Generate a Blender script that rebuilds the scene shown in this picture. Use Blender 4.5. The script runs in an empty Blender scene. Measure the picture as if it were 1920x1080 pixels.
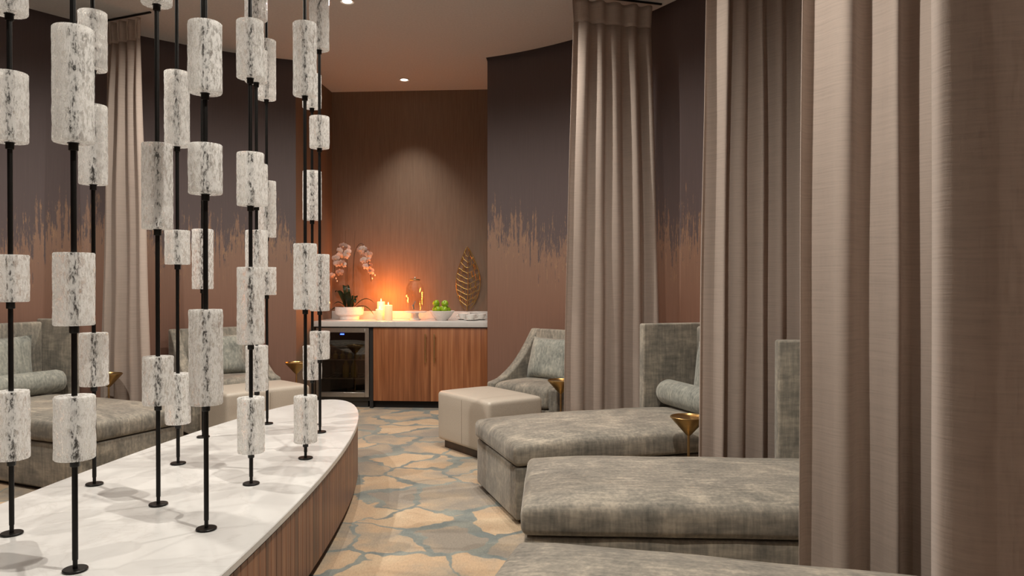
import bpy, bmesh, math, random
from mathutils import Vector, Matrix, noise
random.seed(7)
R = math.radians
PI = math.pi
scene = bpy.context.scene
col = scene.collection

# ------------------------------------------------------------------ camera
F, HZ, CAMH, PITCH = 1400.0, 530.0, 1.32, R(0.41)
cam_d = bpy.data.cameras.new('camera'); cam = bpy.data.objects.new('camera', cam_d); col.objects.link(cam)
cam_d.sensor_width = 36; cam_d.lens = 36*F/1920; cam_d.clip_start = 0.05
cam.location = (0, 0, CAMH); cam.rotation_euler = (R(90)-PITCH, 0, 0)
scene.camera = cam

# ------------------------------------------------------------------ world, exposure
w = bpy.data.worlds.new('world'); scene.world = w; w.use_nodes = True
w.node_tree.nodes['Background'].inputs[0].default_value = (0.9, 0.8, 0.7, 1)
w.node_tree.nodes['Background'].inputs[1].default_value = 0.0
scene.view_settings.view_transform = 'Standard'; scene.view_settings.look = 'None'
scene.view_settings.gamma = 1; scene.view_settings.use_curve_mapping = False
scene.view_settings.exposure = -0.52

LAMP = 230.0      # watts of an ordinary downlight
LAMP_COL = (1.0, 0.93, 0.83)
CANDLE = 11.0

# pixel -> place: distance comes from the plane (z) or the given depth
def ray(px, py):
    cy = HZ + F*math.tan(PITCH)
    a, b, c = (px-960)/F, 1.0, -(py-cy)/F
    co, s = math.cos(PITCH), math.sin(PITCH)
    return Vector((a, b*co+c*s, -b*s+c*co))
def on_plane(px, py, z):
    r = ray(px, py); return Vector((0, 0, CAMH)) + r*((z-CAMH)/r.z)
def at_depth(px, py, d):
    r = ray(px, py); return Vector((0, 0, CAMH)) + r*(d/r.y)

# room frame: an oval room whose long axis is turned 4 degrees from the view
YAW = R(4); RC = Vector((-1.43, 2.8, 0))
RU = Vector((math.cos(YAW), -math.sin(YAW), 0)); RV = Vector((math.sin(YAW), math.cos(YAW), 0))
def W(u, v, z=0.0): return RC + RU*u + RV*v + Vector((0, 0, z))
CEIL = 3.483
NU0, NU1, NV = -1.015, 0.875, 5.643       # niche

# ------------------------------------------------------------------ materials
def lin(c):
    return tuple(((x/255)/12.92 if x/255 <= 0.04045 else (((x/255)+0.055)/1.055)**2.4) for x in c)
class NT:
    def __init__(s, name):
        s.m = bpy.data.materials.new(name); s.m.use_nodes = True; s.t = s.m.node_tree
        s.b = s.t.nodes['Principled BSDF']; s.out = s.t.nodes['Material Output']
    def n(s, typ, **kw):
        o = s.t.nodes.new(typ)
        for k, v in kw.items():
            if k.startswith('i_'):
                key = k[2:]; key = int(key) if key.isdigit() else key.replace('_', ' ')
                o.inputs[key].default_value = v
            else: setattr(o, k, v)
        return o
    def l(s, a, b): s.t.links.new(a, b)
    def ramp(s, fac, stops, interp='LINEAR'):
        r = s.n('ShaderNodeValToRGB'); r.color_ramp.interpolation = interp
        e = r.color_ramp.elements
        while len(e) < len(stops): e.new(0.5)
        for q, (p, c) in zip(e, stops):
            q.position = p; q.color = (*c, 1) if len(c) == 3 else c
        s.l(fac, r.inputs[0]); return r
    def coords(s, kind='Object', scale=(1, 1, 1), rot=(0, 0, 0)):
        tc = s.n('ShaderNodeTexCoord'); mp = s.n('ShaderNodeMapping')
        mp.inputs['Scale'].default_value = scale; mp.inputs['Rotation'].default_value = rot
        s.l(tc.outputs[kind], mp.inputs['Vector']); return mp.outputs[0]
    def noise(s, vec, scale, detail=4, rough=0.55, dist=0.0):
        o = s.n('ShaderNodeTexNoise'); o.inputs['Scale'].default_value = scale; o.inputs['Detail'].default_value = detail
        o.inputs['Roughness'].default_value = rough; o.inputs['Distortion'].default_value = dist
        if vec is not None: s.l(vec, o.inputs['Vector'])
        return o
    def math(s, op, a, b=None, c=None):
        o = s.n('ShaderNodeMath', operation=op)
        for i, x in enumerate((a, b, c)):
            if x is None: continue
            if isinstance(x, (int, float)): o.inputs[i].default_value = x
            else: s.l(x, o.inputs[i])
        return o.outputs[0]
    def mix(s, fac, a, b, blend='MIX'):
        o = s.n('ShaderNodeMix', data_type='RGBA', blend_type=blend)
        if isinstance(fac, (int, float)): o.inputs[0].default_value = fac
        else: s.l(fac, o.inputs[0])
        for i, x in ((6, a), (7, b)):
            if isinstance(x, tuple): o.inputs[i].default_value = (*x, 1) if len(x) == 3 else x
            else: s.l(x, o.inputs[i])
        return o.outputs[2]
    def bump(s, h, strength=0.2, dist=0.01):
        o = s.n('ShaderNodeBump'); o.inputs['Strength'].default_value = strength; o.inputs['Distance'].default_value = dist
        s.l(h, o.inputs['Height']); s.l(o.outputs[0], s.b.inputs['Normal']); return o
    def base(s, c):
        if isinstance(c, tuple): s.b.inputs['Base Color'].default_value = (*c, 1)
        else: s.l(c, s.b.inputs['Base Color'])
    def set(s, **kw):
        for k, v in kw.items(): s.b.inputs[k.replace('_', ' ')].default_value = v

def m_plain(name, c, rough=0.5, metal=0.0, bump=0.0, bscale=60, **kw):
    t = NT(name); v = t.coords(); nz = t.noise(v, bscale, 3)
    t.base(t.ramp(nz.outputs[0], [(0.3, tuple(x*0.93 for x in c)), (0.7, tuple(min(1, x*1.05) for x in c))]).outputs[0])
    t.set(Roughness=rough, Metallic=metal, **kw)
    if bump: t.bump(nz.outputs[0], bump, 0.005)
    return t.m

def m_fabric(name, dark, mid, light):
    t = NT(name); tc = t.n('ShaderNodeTexCoord')
    oi = t.n('ShaderNodeObjectInfo')
    off = t.n('ShaderNodeVectorMath', operation='SCALE'); off.inputs[0].default_value = (7, 5, 3); t.l(oi.outputs['Random'], off.inputs['Scale'])
    ad = t.n('ShaderNodeVectorMath', operation='ADD'); t.l(tc.outputs['Object'], ad.inputs[0]); t.l(off.outputs[0], ad.inputs[1])
    vec = ad.outputs[0]
    def mp(sc):
        m = t.n('ShaderNodeMapping'); m.inputs['Scale'].default_value = sc; t.l(vec, m.inputs['Vector']); return m.outputs[0]
    patch = t.noise(mp((1, 1, 1)), 4.5, 6, 0.66, 0.6)
    thread = t.noise(mp((60, 60, 6)), 1.0, 3, 0.6)
    thread2 = t.noise(mp((8, 60, 40)), 1.0, 3, 0.6)
    f = t.math('ADD', t.math('MULTIPLY', patch.outputs[0], 0.48), t.math('ADD', t.math('MULTIPLY', thread.outputs[0], 0.27), t.math('MULTIPLY', thread2.outputs[0], 0.27)))
    t.base(t.ramp(f, [(0.40, dark), (0.52, mid), (0.64, light)]).outputs[0])
    t.set(Roughness=0.85, Sheen_Weight=0.35, Sheen_Roughness=0.4)
    t.b.inputs['Sheen Tint'].default_value = (0.9, 0.88, 0.84, 1)
    t.bump(f, 0.35, 0.006)
    return t.m

def m_curtain(name, c, transp):
    t = NT(name)
    a = t.noise(t.coords('UV', (6, 160, 1)), 1.0, 4, 0.6)
    b = t.noise(t.coords('UV', (140, 14, 1)), 1.0, 3, 0.6)
    f = t.math('ADD', t.math('MULTIPLY', a.outputs[0], 0.65), t.math('MULTIPLY', b.outputs[0], 0.35))
    cc = t.ramp(f, [(0.36, tuple(x*0.88 for x in c)), (0.5, c), (0.66, tuple(min(1, x*1.08) for x in c))]).outputs[0]
    t.base(cc); t.set(Roughness=0.8, Sheen_Weight=0.15)
    bp = t.bump(f, 0.25, 0.003)
    tr = t.n('ShaderNodeBsdfTranslucent'); t.l(cc, tr.inputs[0]); t.l(bp.outputs[0], tr.inputs['Normal'])
    tp = t.n('ShaderNodeBsdfTransparent')
    m1 = t.n('ShaderNodeMixShader'); m1.inputs[0].default_value = 0.32; t.l(t.b.outputs[0], m1.inputs[1]); t.l(tr.outputs[0], m1.inputs[2])
    m2 = t.n('ShaderNodeMixShader'); t.l(t.math('MULTIPLY', t.ramp(b.outputs[0], [(0.3, (0.5,)*3), (0.7, (1.4,)*3)]).outputs[0], transp), m2.inputs[0])
    t.l(m1.outputs[0], m2.inputs[1]); t.l(tp.outputs[0], m2.inputs[2])
    t.l(m2.outputs[0], t.out.inputs[0]); return t.m

def m_wood(name, dark, mid, light, scale=1.0, rough=0.38, horizontal=False):
    t = NT(name); tc = t.n('ShaderNodeTexCoord'); oi = t.n('ShaderNodeObjectInfo')
    off = t.n('ShaderNodeVectorMath', operation='SCALE'); off.inputs[0].default_value = (13, 9, 4); t.l(oi.outputs['Random'], off.inputs['Scale'])
    ad = t.n('ShaderNodeVectorMath', operation='ADD'); t.l(tc.outputs['Object'], ad.inputs[0]); t.l(off.outputs[0], ad.inputs[1])
    m = t.n('ShaderNodeMapping'); m.inputs['Scale'].default_value = (28*scale, 28*scale, 0.9*scale); t.l(ad.outputs[0], m.inputs['Vector'])
    g = t.noise(m.outputs[0], 1.0, 5, 0.6, 0.4)
    m2 = t.n('ShaderNodeMapping'); m2.inputs['Scale'].default_value = (150*scale, 150*scale, 3*scale); t.l(ad.outputs[0], m2.inputs['Vector'])
    fine = t.noise(m2.outputs[0], 1.0, 3, 0.6)
    f = t.math('ADD', t.math('MULTIPLY', g.outputs[0], 0.8), t.math('ADD', t.math('MULTIPLY', fine.outputs[0], 0.2), t.math('MULTIPLY', t.math('SUBTRACT', oi.outputs['Random'], 0.5), 0.10)))
    t.base(t.ramp(f, [(0.34, dark), (0.5, mid), (0.66, light)]).outputs[0])
    t.set(Roughness=rough); t.bump(f, 0.06, 0.003); return t.m

def m_marble(name):
    t = NT(name); v = t.coords()
    d = t.noise(v, 2.2, 6, 0.6, 1.4)
    e = t.math('ABSOLUTE', t.math('SUBTRACT', d.outputs[0], 0.5))
    vein = t.ramp(e, [(0.0, (0.57, 0.56, 0.54)), (0.012, (0.62, 0.61, 0.595)), (0.03, (0.65, 0.645, 0.63))]).outputs[0]
    s = t.noise(v, 9, 5, 0.65)
    t.base(t.mix(0.35, vein, t.ramp(s.outputs[0], [(0.3, (0.60, 0.59, 0.575)), (0.6, (0.67, 0.66, 0.645))]).outputs[0]))
    t.set(Roughness=0.22); return t.m

def m_glass_textured(name):
    t = NT(name); t.t.nodes.remove(t.b)
    tc = t.n('ShaderNodeTexCoord')
    def mp(sc):
        m = t.n('ShaderNodeMapping'); m.inputs['Scale'].default_value = sc; t.l(tc.outputs['Object'], m.inputs['Vector']); return m.outputs[0]
    a = t.noise(mp((210, 210, 80)), 1.0, 3, 0.65, 0.8); b = t.noise(mp((100, 100, 34)), 1.0, 2, 0.5, 0.5)
    h = t.math('ADD', t.math('MULTIPLY', a.outputs[0], 0.6), t.math('MULTIPLY', b.outputs[0], 0.8))
    bp = t.n('ShaderNodeBump'); bp.inputs['Strength'].default_value = 0.6; bp.inputs['Distance'].default_value = 0.004
    t.l(h, bp.inputs['Height'])
    g = t.n('ShaderNodeBsdfGlass'); g.inputs['IOR'].default_value = 1.45; g.inputs['Roughness'].default_value = 0.0
    g.inputs['Color'].default_value = (0.98, 0.97, 0.95, 1); t.l(bp.outputs[0], g.inputs['Normal'])
    d = t.n('ShaderNodeBsdfDiffuse'); d.inputs[0].default_value = (0.96, 0.955, 0.94, 1); t.l(bp.outputs[0], d.inputs['Normal'])
    tr = t.n('ShaderNodeBsdfTranslucent'); tr.inputs[0].default_value = (0.97, 0.965, 0.95, 1); t.l(bp.outputs[0], tr.inputs['Normal'])
    m1 = t.n('ShaderNodeMixShader'); m1.inputs[0].default_value = 0.5; t.l(d.outputs[0], m1.inputs[1]); t.l(tr.outputs[0], m1.inputs[2])
    m2 = t.n('ShaderNodeMixShader'); t.l(t.ramp(h, [(0.62, (0.16,)*3), (0.72, (0.42,)*3), (0.82, (0.95,)*3)]).outputs[0], m2.inputs[0])
    t.l(m1.outputs[0], m2.inputs[1]); t.l(g.outputs[0], m2.inputs[2]); t.l(m2.outputs[0], t.out.inputs[0]); return t.m

def m_carpet(name):
    t = NT(name)
    v0 = t.coords('Object')
    wob = t.noise(v0, 2.6, 3, 0.6); wob2 = t.noise(v0, 9.0, 2, 0.5)
    s1 = t.n('ShaderNodeVectorMath', operation='SUBTRACT'); t.l(wob.outputs['Color'], s1.inputs[0]); s1.inputs[1].default_value = (0.5, 0.5, 0.5)
    k1 = t.n('ShaderNodeVectorMath', operation='SCALE'); t.l(s1.outputs[0], k1.inputs[0]); k1.inputs['Scale'].default_value = 0.42
    s2 = t.n('ShaderNodeVectorMath', operation='SUBTRACT'); t.l(wob2.outputs['Color'], s2.inputs[0]); s2.inputs[1].default_value = (0.5, 0.5, 0.5)
    k2 = t.n('ShaderNodeVectorMath', operation='SCALE'); t.l(s2.outputs[0], k2.inputs[0]); k2.inputs['Scale'].default_value = 0.05
    a1 = t.n('ShaderNodeVectorMath', operation='ADD'); t.l(v0, a1.inputs[0]); t.l(k1.outputs[0], a1.inputs[1])
    a2 = t.n('ShaderNodeVectorMath', operation='ADD'); t.l(a1.outputs[0], a2.inputs[0]); t.l(k2.outputs[0], a2.inputs[1])
    ve = t.n('ShaderNodeTexVoronoi', feature='DISTANCE_TO_EDGE', voronoi_dimensions='2D'); ve.inputs['Scale'].default_value = 2.45; ve.inputs['Randomness'].default_value = 0.95; t.l(a2.outputs[0], ve.inputs['Vector'])
    vc = t.n('ShaderNodeTexVoronoi', feature='F1', voronoi_dimensions='2D'); vc.inputs['Scale'].default_value = 2.45; vc.inputs['Randomness'].default_value = 0.95; t.l(a2.outputs[0], vc.inputs['Vector'])
    wid = t.noise(v0, 1.7, 2, 0.5)
    thr = t.math('MULTIPLY_ADD', wid.outputs[0], 0.30, -0.085)
    rel = t.math('SUBTRACT', ve.outputs['Distance'], t.math('MAXIMUM', thr, 0.018))
    edge = t.ramp(t.math('MULTIPLY_ADD', rel, 14.0, 0.5), [(0.30, (1, 1, 1)), (0.62, (0, 0, 0))]).outputs[0]
    sep = t.n('ShaderNodeSeparateColor'); t.l(vc.outputs['Color'], sep.inputs[0])
    shade = t.noise(v0, 2.3, 5, 0.6, 0.5)
    f = t.math('ADD', t.math('MULTIPLY', shade.outputs[0], 0.75), t.math('MULTIPLY', sep.outputs[0], 0.28))
    cell = t.ramp(f, [(0.40, lin((142, 133, 121))), (0.50, lin((165, 149, 128))), (0.60, lin((186, 158, 127))), (0.74, lin((200, 178, 148)))]).outputs[0]
    bl = t.noise(v0, 5, 4, 0.6)
    line = t.ramp(bl.outputs[0], [(0.35, lin((108, 116, 114))), (0.65, lin((142, 145, 136)))]).outputs[0]
    c = t.mix(edge, cell, line)
    pile = t.noise(v0, 260, 2, 0.6); pile2 = t.noise(t.coords('Object', (120, 40, 1)), 1, 3, 0.6)
    pv = t.math('ADD', t.math('MULTIPLY', pile.outputs[0], 0.6), t.math('MULTIPLY', pile2.outputs[0], 0.5))
    pr = t.ramp(pv, [(0.35, (0.72,)*3), (0.7, (1.12,)*3)]).outputs[0]
    t.base(t.mix(1.0, c, pr, 'MULTIPLY')); t.set(Roughness=0.95, Sheen_Weight=0.2)
    t.bump(pv, 0.5, 0.006); return t.m

def m_mural(name):
    # UV: x = metres along the wall, y = height
    t = NT(name); v = t.n('ShaderNodeTexCoord').outputs['UV']
    sp = t.n('ShaderNodeSeparateXYZ'); t.l(v, sp.inputs[0]); z = sp.outputs[1]
    def mp(sc):
        m = t.n('ShaderNodeMapping'); m.inputs['Scale'].default_value = sc; t.l(v, m.inputs['Vector']); return m.outputs[0]
    low = t.noise(mp((1.6, 0, 0)), 1, 3, 0.6); drip = t.noise(mp((22, 0.10, 0)), 1, 5, 0.75); spk = t.noise(mp((55, 5, 0)), 1, 4, 0.8)
    edge = t.math('ADD', t.math('MULTIPLY_ADD', low.outputs[0], 1.1, 1.15), t.math('ADD', t.math('MULTIPLY_ADD', drip.outputs[0], 1.5, -0.75), t.math('MULTIPLY_ADD', spk.outputs[0], 1.7, -0.85)))
    dz = t.math('SUBTRACT', z, edge)
    fac = t.ramp(t.math('MULTIPLY_ADD', dz, 2.2, 0.5), [(0.44, (0, 0, 0)), (0.56, (1, 1, 1))]).outputs[0]
    top = lin((92, 79, 79)); 
    tz = t.ramp(t.math('DIVIDE', z, 3.6), [(0.0, lin((116, 86, 74))), (0.30, lin((130, 96, 80))), (0.48, lin((138, 109, 92)))]).outputs[0]
    c = t.mix(fac, tz, top)
    near = t.ramp(t.math('ABSOLUTE', dz), [(0.0, (1, 1, 1)), (0.16, (0, 0, 0))]).outputs[0]
    flecks = t.ramp(t.noise(mp((30, 9, 0)), 1, 3, 0.7).outputs[0], [(0.52, (0, 0, 0)), (0.60, (1, 1, 1))]).outputs[0]
    gold = t.math('MULTIPLY', t.math('MULTIPLY', near, flecks), 0.75)
    c = t.mix(gold, c, lin((168, 132, 100)))
    silk = t.noise(mp((220, 2.5, 0)), 1, 3, 0.6)
    c = t.mix(1.0, c, t.ramp(silk.outputs[0], [(0.3, (0.90,)*3), (0.7, (1.07,)*3)]).outputs[0], 'MULTIPLY')
    t.base(c); t.set(Roughness=0.6); return t.m

def m_niche(name):
    t = NT(name); tc = t.n('ShaderNodeTexCoord')
    m = t.n('ShaderNodeMapping'); m.inputs['Scale'].default_value = (160, 160, 4); t.l(tc.outputs['Object'], m.inputs['Vector'])
    g = t.noise(m.outputs[0], 1, 4, 0.6)
    t.base(t.ramp(g.outputs[0], [(0.3, lin((112, 92, 76))), (0.7, lin((128, 107, 90)))]).outputs[0]); t.set(Roughness=0.62); t.bump(g.outputs[0], 0.08, 0.003); return t.m

def m_emit(name, c, s):
    t = NT(name); t.set(Roughness=0.5); t.base(c)
    t.b.inputs['Emission Color'].default_value = (*c, 1); t.b.inputs['Emission Strength'].default_value = s; return t.m

def m_clear(name, tint=(0.95, 0.95, 0.95), gloss=0.08, rough=0.02, rim=0.3):
    t = NT(name); t.t.nodes.remove(t.b)
    tp = t.n('ShaderNodeBsdfTransparent'); tp.inputs[0].default_value = (*tint, 1)
    gl = t.n('ShaderNodeBsdfGlossy'); gl.inputs['Roughness'].default_value = rough; gl.inputs[0].default_value = (0.95, 0.95, 0.95, 1)
    lw = t.n('ShaderNodeLayerWeight'); lw.inputs[0].default_value = 0.35
    m = t.n('ShaderNodeMixShader'); t.l(t.math('ADD', t.math('MULTIPLY', lw.outputs['Facing'], rim), gloss), m.inputs[0])
    t.l(tp.outputs[0], m.inputs[1]); t.l(gl.outputs[0], m.inputs[2]); t.l(m.outputs[0], t.out.inputs[0]); return t.m

def m_wax(name):
    # lit candle: the wax round the flame glows, most at the top
    t = NT(name); tc = t.n('ShaderNodeTexCoord'); sp = t.n('ShaderNodeSeparateXYZ'); t.l(tc.outputs['Generated'], sp.inputs[0])
    t.base((0.9, 0.75, 0.5)); t.set(Roughness=0.5)
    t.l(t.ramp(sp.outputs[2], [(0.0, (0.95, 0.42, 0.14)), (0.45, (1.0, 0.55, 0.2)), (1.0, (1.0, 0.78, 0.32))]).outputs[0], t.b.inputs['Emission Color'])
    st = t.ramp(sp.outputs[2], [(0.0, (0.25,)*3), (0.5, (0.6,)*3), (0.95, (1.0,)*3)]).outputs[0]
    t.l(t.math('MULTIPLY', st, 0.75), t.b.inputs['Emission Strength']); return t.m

M = {}
M['ceiling'] = m_plain('ceiling_paint', (0.56, 0.555, 0.55), 0.7)
M['mural'] = m_mural('mural_wallcovering'); M['niche'] = m_niche('niche_grasscloth')
M['dark_slot'] = m_plain('slot_paint', lin((74, 58, 60)), 0.8)
M['carpet'] = m_carpet('carpet')
M['marble'] = m_marble('white_marble')
M['walnut'] = m_wood('walnut_slats', lin((84, 52, 37)), lin((128, 84, 60)), lin((152, 106, 78)), 0.8)
M['teak'] = m_wood('ribbon_veneer', lin((122, 74, 46)), lin((150, 94, 60)), lin((176, 120, 80)), 1.0, 0.33)
M['darkwood'] = m_wood('dark_stained_wood', lin((40, 26, 20)), lin((58, 38, 28)), lin((74, 50, 36)), 1.0, 0.4)
M['black'] = m_plain('blackened_metal', (0.012, 0.011, 0.010), 0.38, 0.6)
M['blackmatte'] = m_plain('black_plinth', (0.012, 0.010, 0.009), 0.7)
M['glass'] = m_glass_textured('textured_cast_glass')
M['fabric'] = m_fabric('grey_chenille', lin((100, 97, 90)), lin((134, 128, 117)), lin((172, 162, 146)))
M['pillow'] = m_fabric('silver_velvet', lin((104, 107, 102)), lin((140, 141, 133)), lin((174, 172, 160)))
M['leather'] = m_plain('taupe_leather', lin((186, 176, 163)), 0.42, 0, 0.15, 120)
M['stitch'] = m_plain('stitching', lin((150, 138, 124)), 0.7)
M['curtain'] = m_curtain('linen_sheer', lin((203, 188, 177)), 0.08)
M['header'] = m_curtain('linen_heading', lin((203, 188, 177)), 0.02)
M['brass'] = m_plain('aged_brass', (0.42, 0.27, 0.11), 0.32, 1.0)
M['brassbright'] = m_plain('satin_brass', (0.62, 0.42, 0.2), 0.3, 1.0)
M['gold'] = m_plain('gold_leaf', (0.44, 0.29, 0.09), 0.38, 0.85)
M['steel'] = m_plain('stainless_steel', (0.58, 0.56, 0.53), 0.30, 1.0)
M['fridgeglass'] = m_clear('tinted_glass', (0.62, 0.60, 0.56), 0.06)
M['clearglass'] = m_clear('clear_glass', (0.95, 0.94, 0.92), 0.02, 0.05, 0.14)
M['porcelain'] = m_plain('white_porcelain', (0.82, 0.80, 0.77), 0.25)
M['leaf'] = m_plain('orchid_leaf', (0.018, 0.045, 0.018), 0.35)
M['stem'] = m_plain('orchid_stem', (0.06, 0.035, 0.02), 0.6)
M['petal'] = m_plain('orchid_petal', (0.85, 0.72, 0.66), 0.55, 0, 0, 60, Subsurface_Weight=0.2)
M['lip'] = m_plain('orchid_lip', (0.75, 0.40, 0.22), 0.5)
M['apple'] = m_plain('green_apple', lin((138, 172, 34)), 0.3)
M['bark'] = m_plain('apple_stalk', (0.06, 0.035, 0.015), 0.8)
M['wax'] = m_wax('glowing_wax'); M['flame'] = m_emit('candle_flame', (1.0, 0.6, 0.2), 12)
M['lens'] = m_emit('downlight_lens', (1.0, 0.92, 0.8), 14)
M['whitetrim'] = m_plain('white_trim', (0.75, 0.73, 0.70), 0.5)
M['led'] = m_emit('blue_led', (0.05, 0.12, 1.0), 6)
M['interior'] = m_plain('fridge_liner', (0.04, 0.038, 0.035), 0.5)
M['jar'] = m_plain('amber_juice_bottle', lin((120, 100, 45)), 0.2)
M['card'] = m_plain('white_card', (0.8, 0.78, 0.75), 0.5)

# ------------------------------------------------------------------ mesh helpers
def link(name, me, mat, parent=None):
    o = bpy.data.objects.new(name, me); col.objects.link(o)
    if mat is not None and not me.materials: me.materials.append(mat)
    if parent is not None: o.parent = parent
    return o
def tag(o, label, cat, group=None):
    o['label'] = label; o['category'] = cat
    if group: o['group'] = group
    return o
def empty(name, loc=(0, 0, 0), rz=0.0):
    o = bpy.data.objects.new(name, None); col.objects.link(o); o.location = loc; o.rotation_euler = (0, 0, rz); o.empty_display_size = 0.1
    return o
def struct(o): o['kind'] = 'structure'; return o
def fin(bm, smooth=True, angle=40, weld=True):
    if weld: bmesh.ops.remove_doubles(bm, verts=bm.verts, dist=1e-5)
    bmesh.ops.recalc_face_normals(bm, faces=bm.faces)
    me = bpy.data.meshes.new('m'); bm.to_mesh(me); bm.free()
    if smooth:
        for p in me.polygons: p.use_smooth = True
        me.set_sharp_from_angle(angle=R(angle))
    return me
def a_box(bm, c, s, bev=0.0, seg=2, rot=None):
    r = bmesh.ops.create_cube(bm, size=1.0); vs = r['verts']
    mt = Matrix.Translation(c) @ (rot if rot is not None else Matrix()) @ Matrix.Diagonal((*s, 1))
    bmesh.ops.transform(bm, matrix=mt, verts=vs)
    if bev:
        es = list({e for v in vs for e in v.link_edges})
        bmesh.ops.bevel(bm, geom=es, offset=bev, segments=seg, profile=0.5, affect='EDGES')
def box(c, s, bev=0.0, seg=2, rot=None):
    bm = bmesh.new(); a_box(bm, Vector(c), s, bev, seg, rot); return fin(bm, weld=False)
def a_lathe(bm, prof, seg=24, c=(0, 0, 0), axis=None):
    rings = []
    mt = Matrix.Translation(c) @ (axis if axis is not None else Matrix())
    for (r, z) in prof:
        if r < 1e-6: rings.append([bm.verts.new(mt @ Vector((0, 0, z)))])
        else: rings.append([bm.verts.new(mt @ Vector((r*math.cos(2*PI*i/seg), r*math.sin(2*PI*i/seg), z))) for i in range(seg)])
    for a, b in zip(rings, rings[1:]):
        if len(a) == 1 and len(b) == 1: continue
        for i in range(seg):
            j = (i+1) % seg
            if len(a) == 1: bm.faces.new((a[0], b[j], b[i]))
            elif len(b) == 1: bm.faces.new((a[i], a[j], b[0]))
            else: bm.faces.new((a[i], a[j], b[j], b[i]))
def lathe(prof, seg=24, c=(0, 0, 0), axis=None, angle=40):
    bm = bmesh.new(); a_lathe(bm, prof, seg, c, axis); return fin(bm, angle=angle)
def a_tube(bm, pts, rad, seg=8, cap=True):
    pts = [Vector(p) for p in pts]; n = len(pts)
    rads = rad if isinstance(rad, (list, tuple)) else [rad]*n
    rings = []; up = Vector((0.123, 0.31, 0.94)).normalized()
    for i, p in enumerate(pts):
        d = (pts[min(i+1, n-1)] - pts[max(i-1, 0)]).normalized()
        a = d.cross(up)
        if a.length < 1e-3: a = d.cross(Vector((1, 0, 0)))
        a.normalize(); b = d.cross(a)
        rings.append([bm.verts.new(p + (a*math.cos(2*PI*k/seg) + b*math.sin(2*PI*k/seg))*rads[i]) for k in range(seg)])
    for a, b in zip(rings, rings[1:]):
        for k in range(seg): bm.faces.new((a[k], a[(k+1) % seg], b[(k+1) % seg], b[k]))
    if cap: bm.faces.new(rings[0]); bm.faces.new(rings[-1])
def tube(pts, rad, seg=8):
    bm = bmesh.new(); a_tube(bm, pts, rad, seg); return fin(bm, weld=False)
def axis_list(h, r, m):
    r = min(r, h*0.999)
    e = [h-r + r*math.sin(PI/2*k/4) for k in range(1, 5)]
    i = [(-1+2*k/m)*(h-r) for k in range(m+1)]
    return [-x for x in reversed(e)] + i + e
def rbox(sx, sy, sz, r, m=(6, 6, 2), crown=0.0, sag=0.0, lump=0.0, seed=0):
    """soft upholstered block, centred; crown lifts the middle of the top"""
    hx, hy, hz = sx/2, sy/2, sz/2
    ax, ay, az = axis_list(hx, r, m[0]), axis_list(hy, r, m[1]), axis_list(hz, r, m[2])
    bm = bmesh.new()
    def shape(p):
        q = Vector((max(-hx+r, min(hx-r, p.x)), max(-hy+r, min(hy-r, p.y)), max(-hz+r, min(hz-r, p.z))))
        d = p-q
        if d.length > 1e-9: p = q + d.normalized()*r
        k = (1-(p.x/hx)**4)*(1-(p.y/hy)**4) if abs(p.x) < hx and abs(p.y) < hy else 0
        if p.z > 0: p = Vector((p.x, p.y, p.z + crown*max(0, k)**0.6))
        if lump:
            nv = noise.noise(Vector((p.x*4+seed, p.y*4, p.z*4)))
            p = p + Vector((p.x/hx*0.6, p.y/hy*0.6, 0.8 if p.z > 0 else 0))*nv*lump
        return p
    def grid(A, B, fn):
        vs = [[bm.verts.new(shape(fn(a, b))) for b in B] for a in A]
        for i in range(len(A)-1):
            for j in range(len(B)-1): bm.faces.new((vs[i][j], vs[i+1][j], vs[i+1][j+1], vs[i][j+1]))
    for s in (-1, 1):
        grid(ax, ay, lambda a, b: Vector((a, b, s*hz))); grid(ax, az, lambda a, b: Vector((a, s*hy, b))); grid(ay, az, lambda a, b: Vector((s*hx, a, b)))
    bmesh.ops.remove_doubles(bm, verts=bm.verts, dist=2e-4)
    return fin(bm, angle=60)
def move(me, loc=(0, 0, 0), rot=None):
    me.transform(Matrix.Translation(loc) @ (rot if rot is not None else Matrix())); return me
def extr(poly, y0, y1, bev=0.0, seg=2):
    """polygon in x-z extruded along y"""
    bm = bmesh.new()
    a = [bm.verts.new((x, y0, z)) for x, z in poly]; b = [bm.verts.new((x, y1, z)) for x, z in poly]
    n = len(poly)
    bm.faces.new(a); bm.faces.new(b)
    for i in range(n): bm.faces.new((a[i], a[(i+1) % n], b[(i+1) % n], b[i]))
    bmesh.ops.recalc_face_normals(bm, faces=bm.faces)
    if bev: 
        es = [e for e in bm.edges if len(e.link_faces) == 2 and e.calc_face_angle(0) > R(35)]
        bmesh.ops.bevel(bm, geom=es, offset=bev, segments=seg, profile=0.5, affect='EDGES', clamp_overlap=True)
    return fin(bm, angle=45, weld=False)
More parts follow.
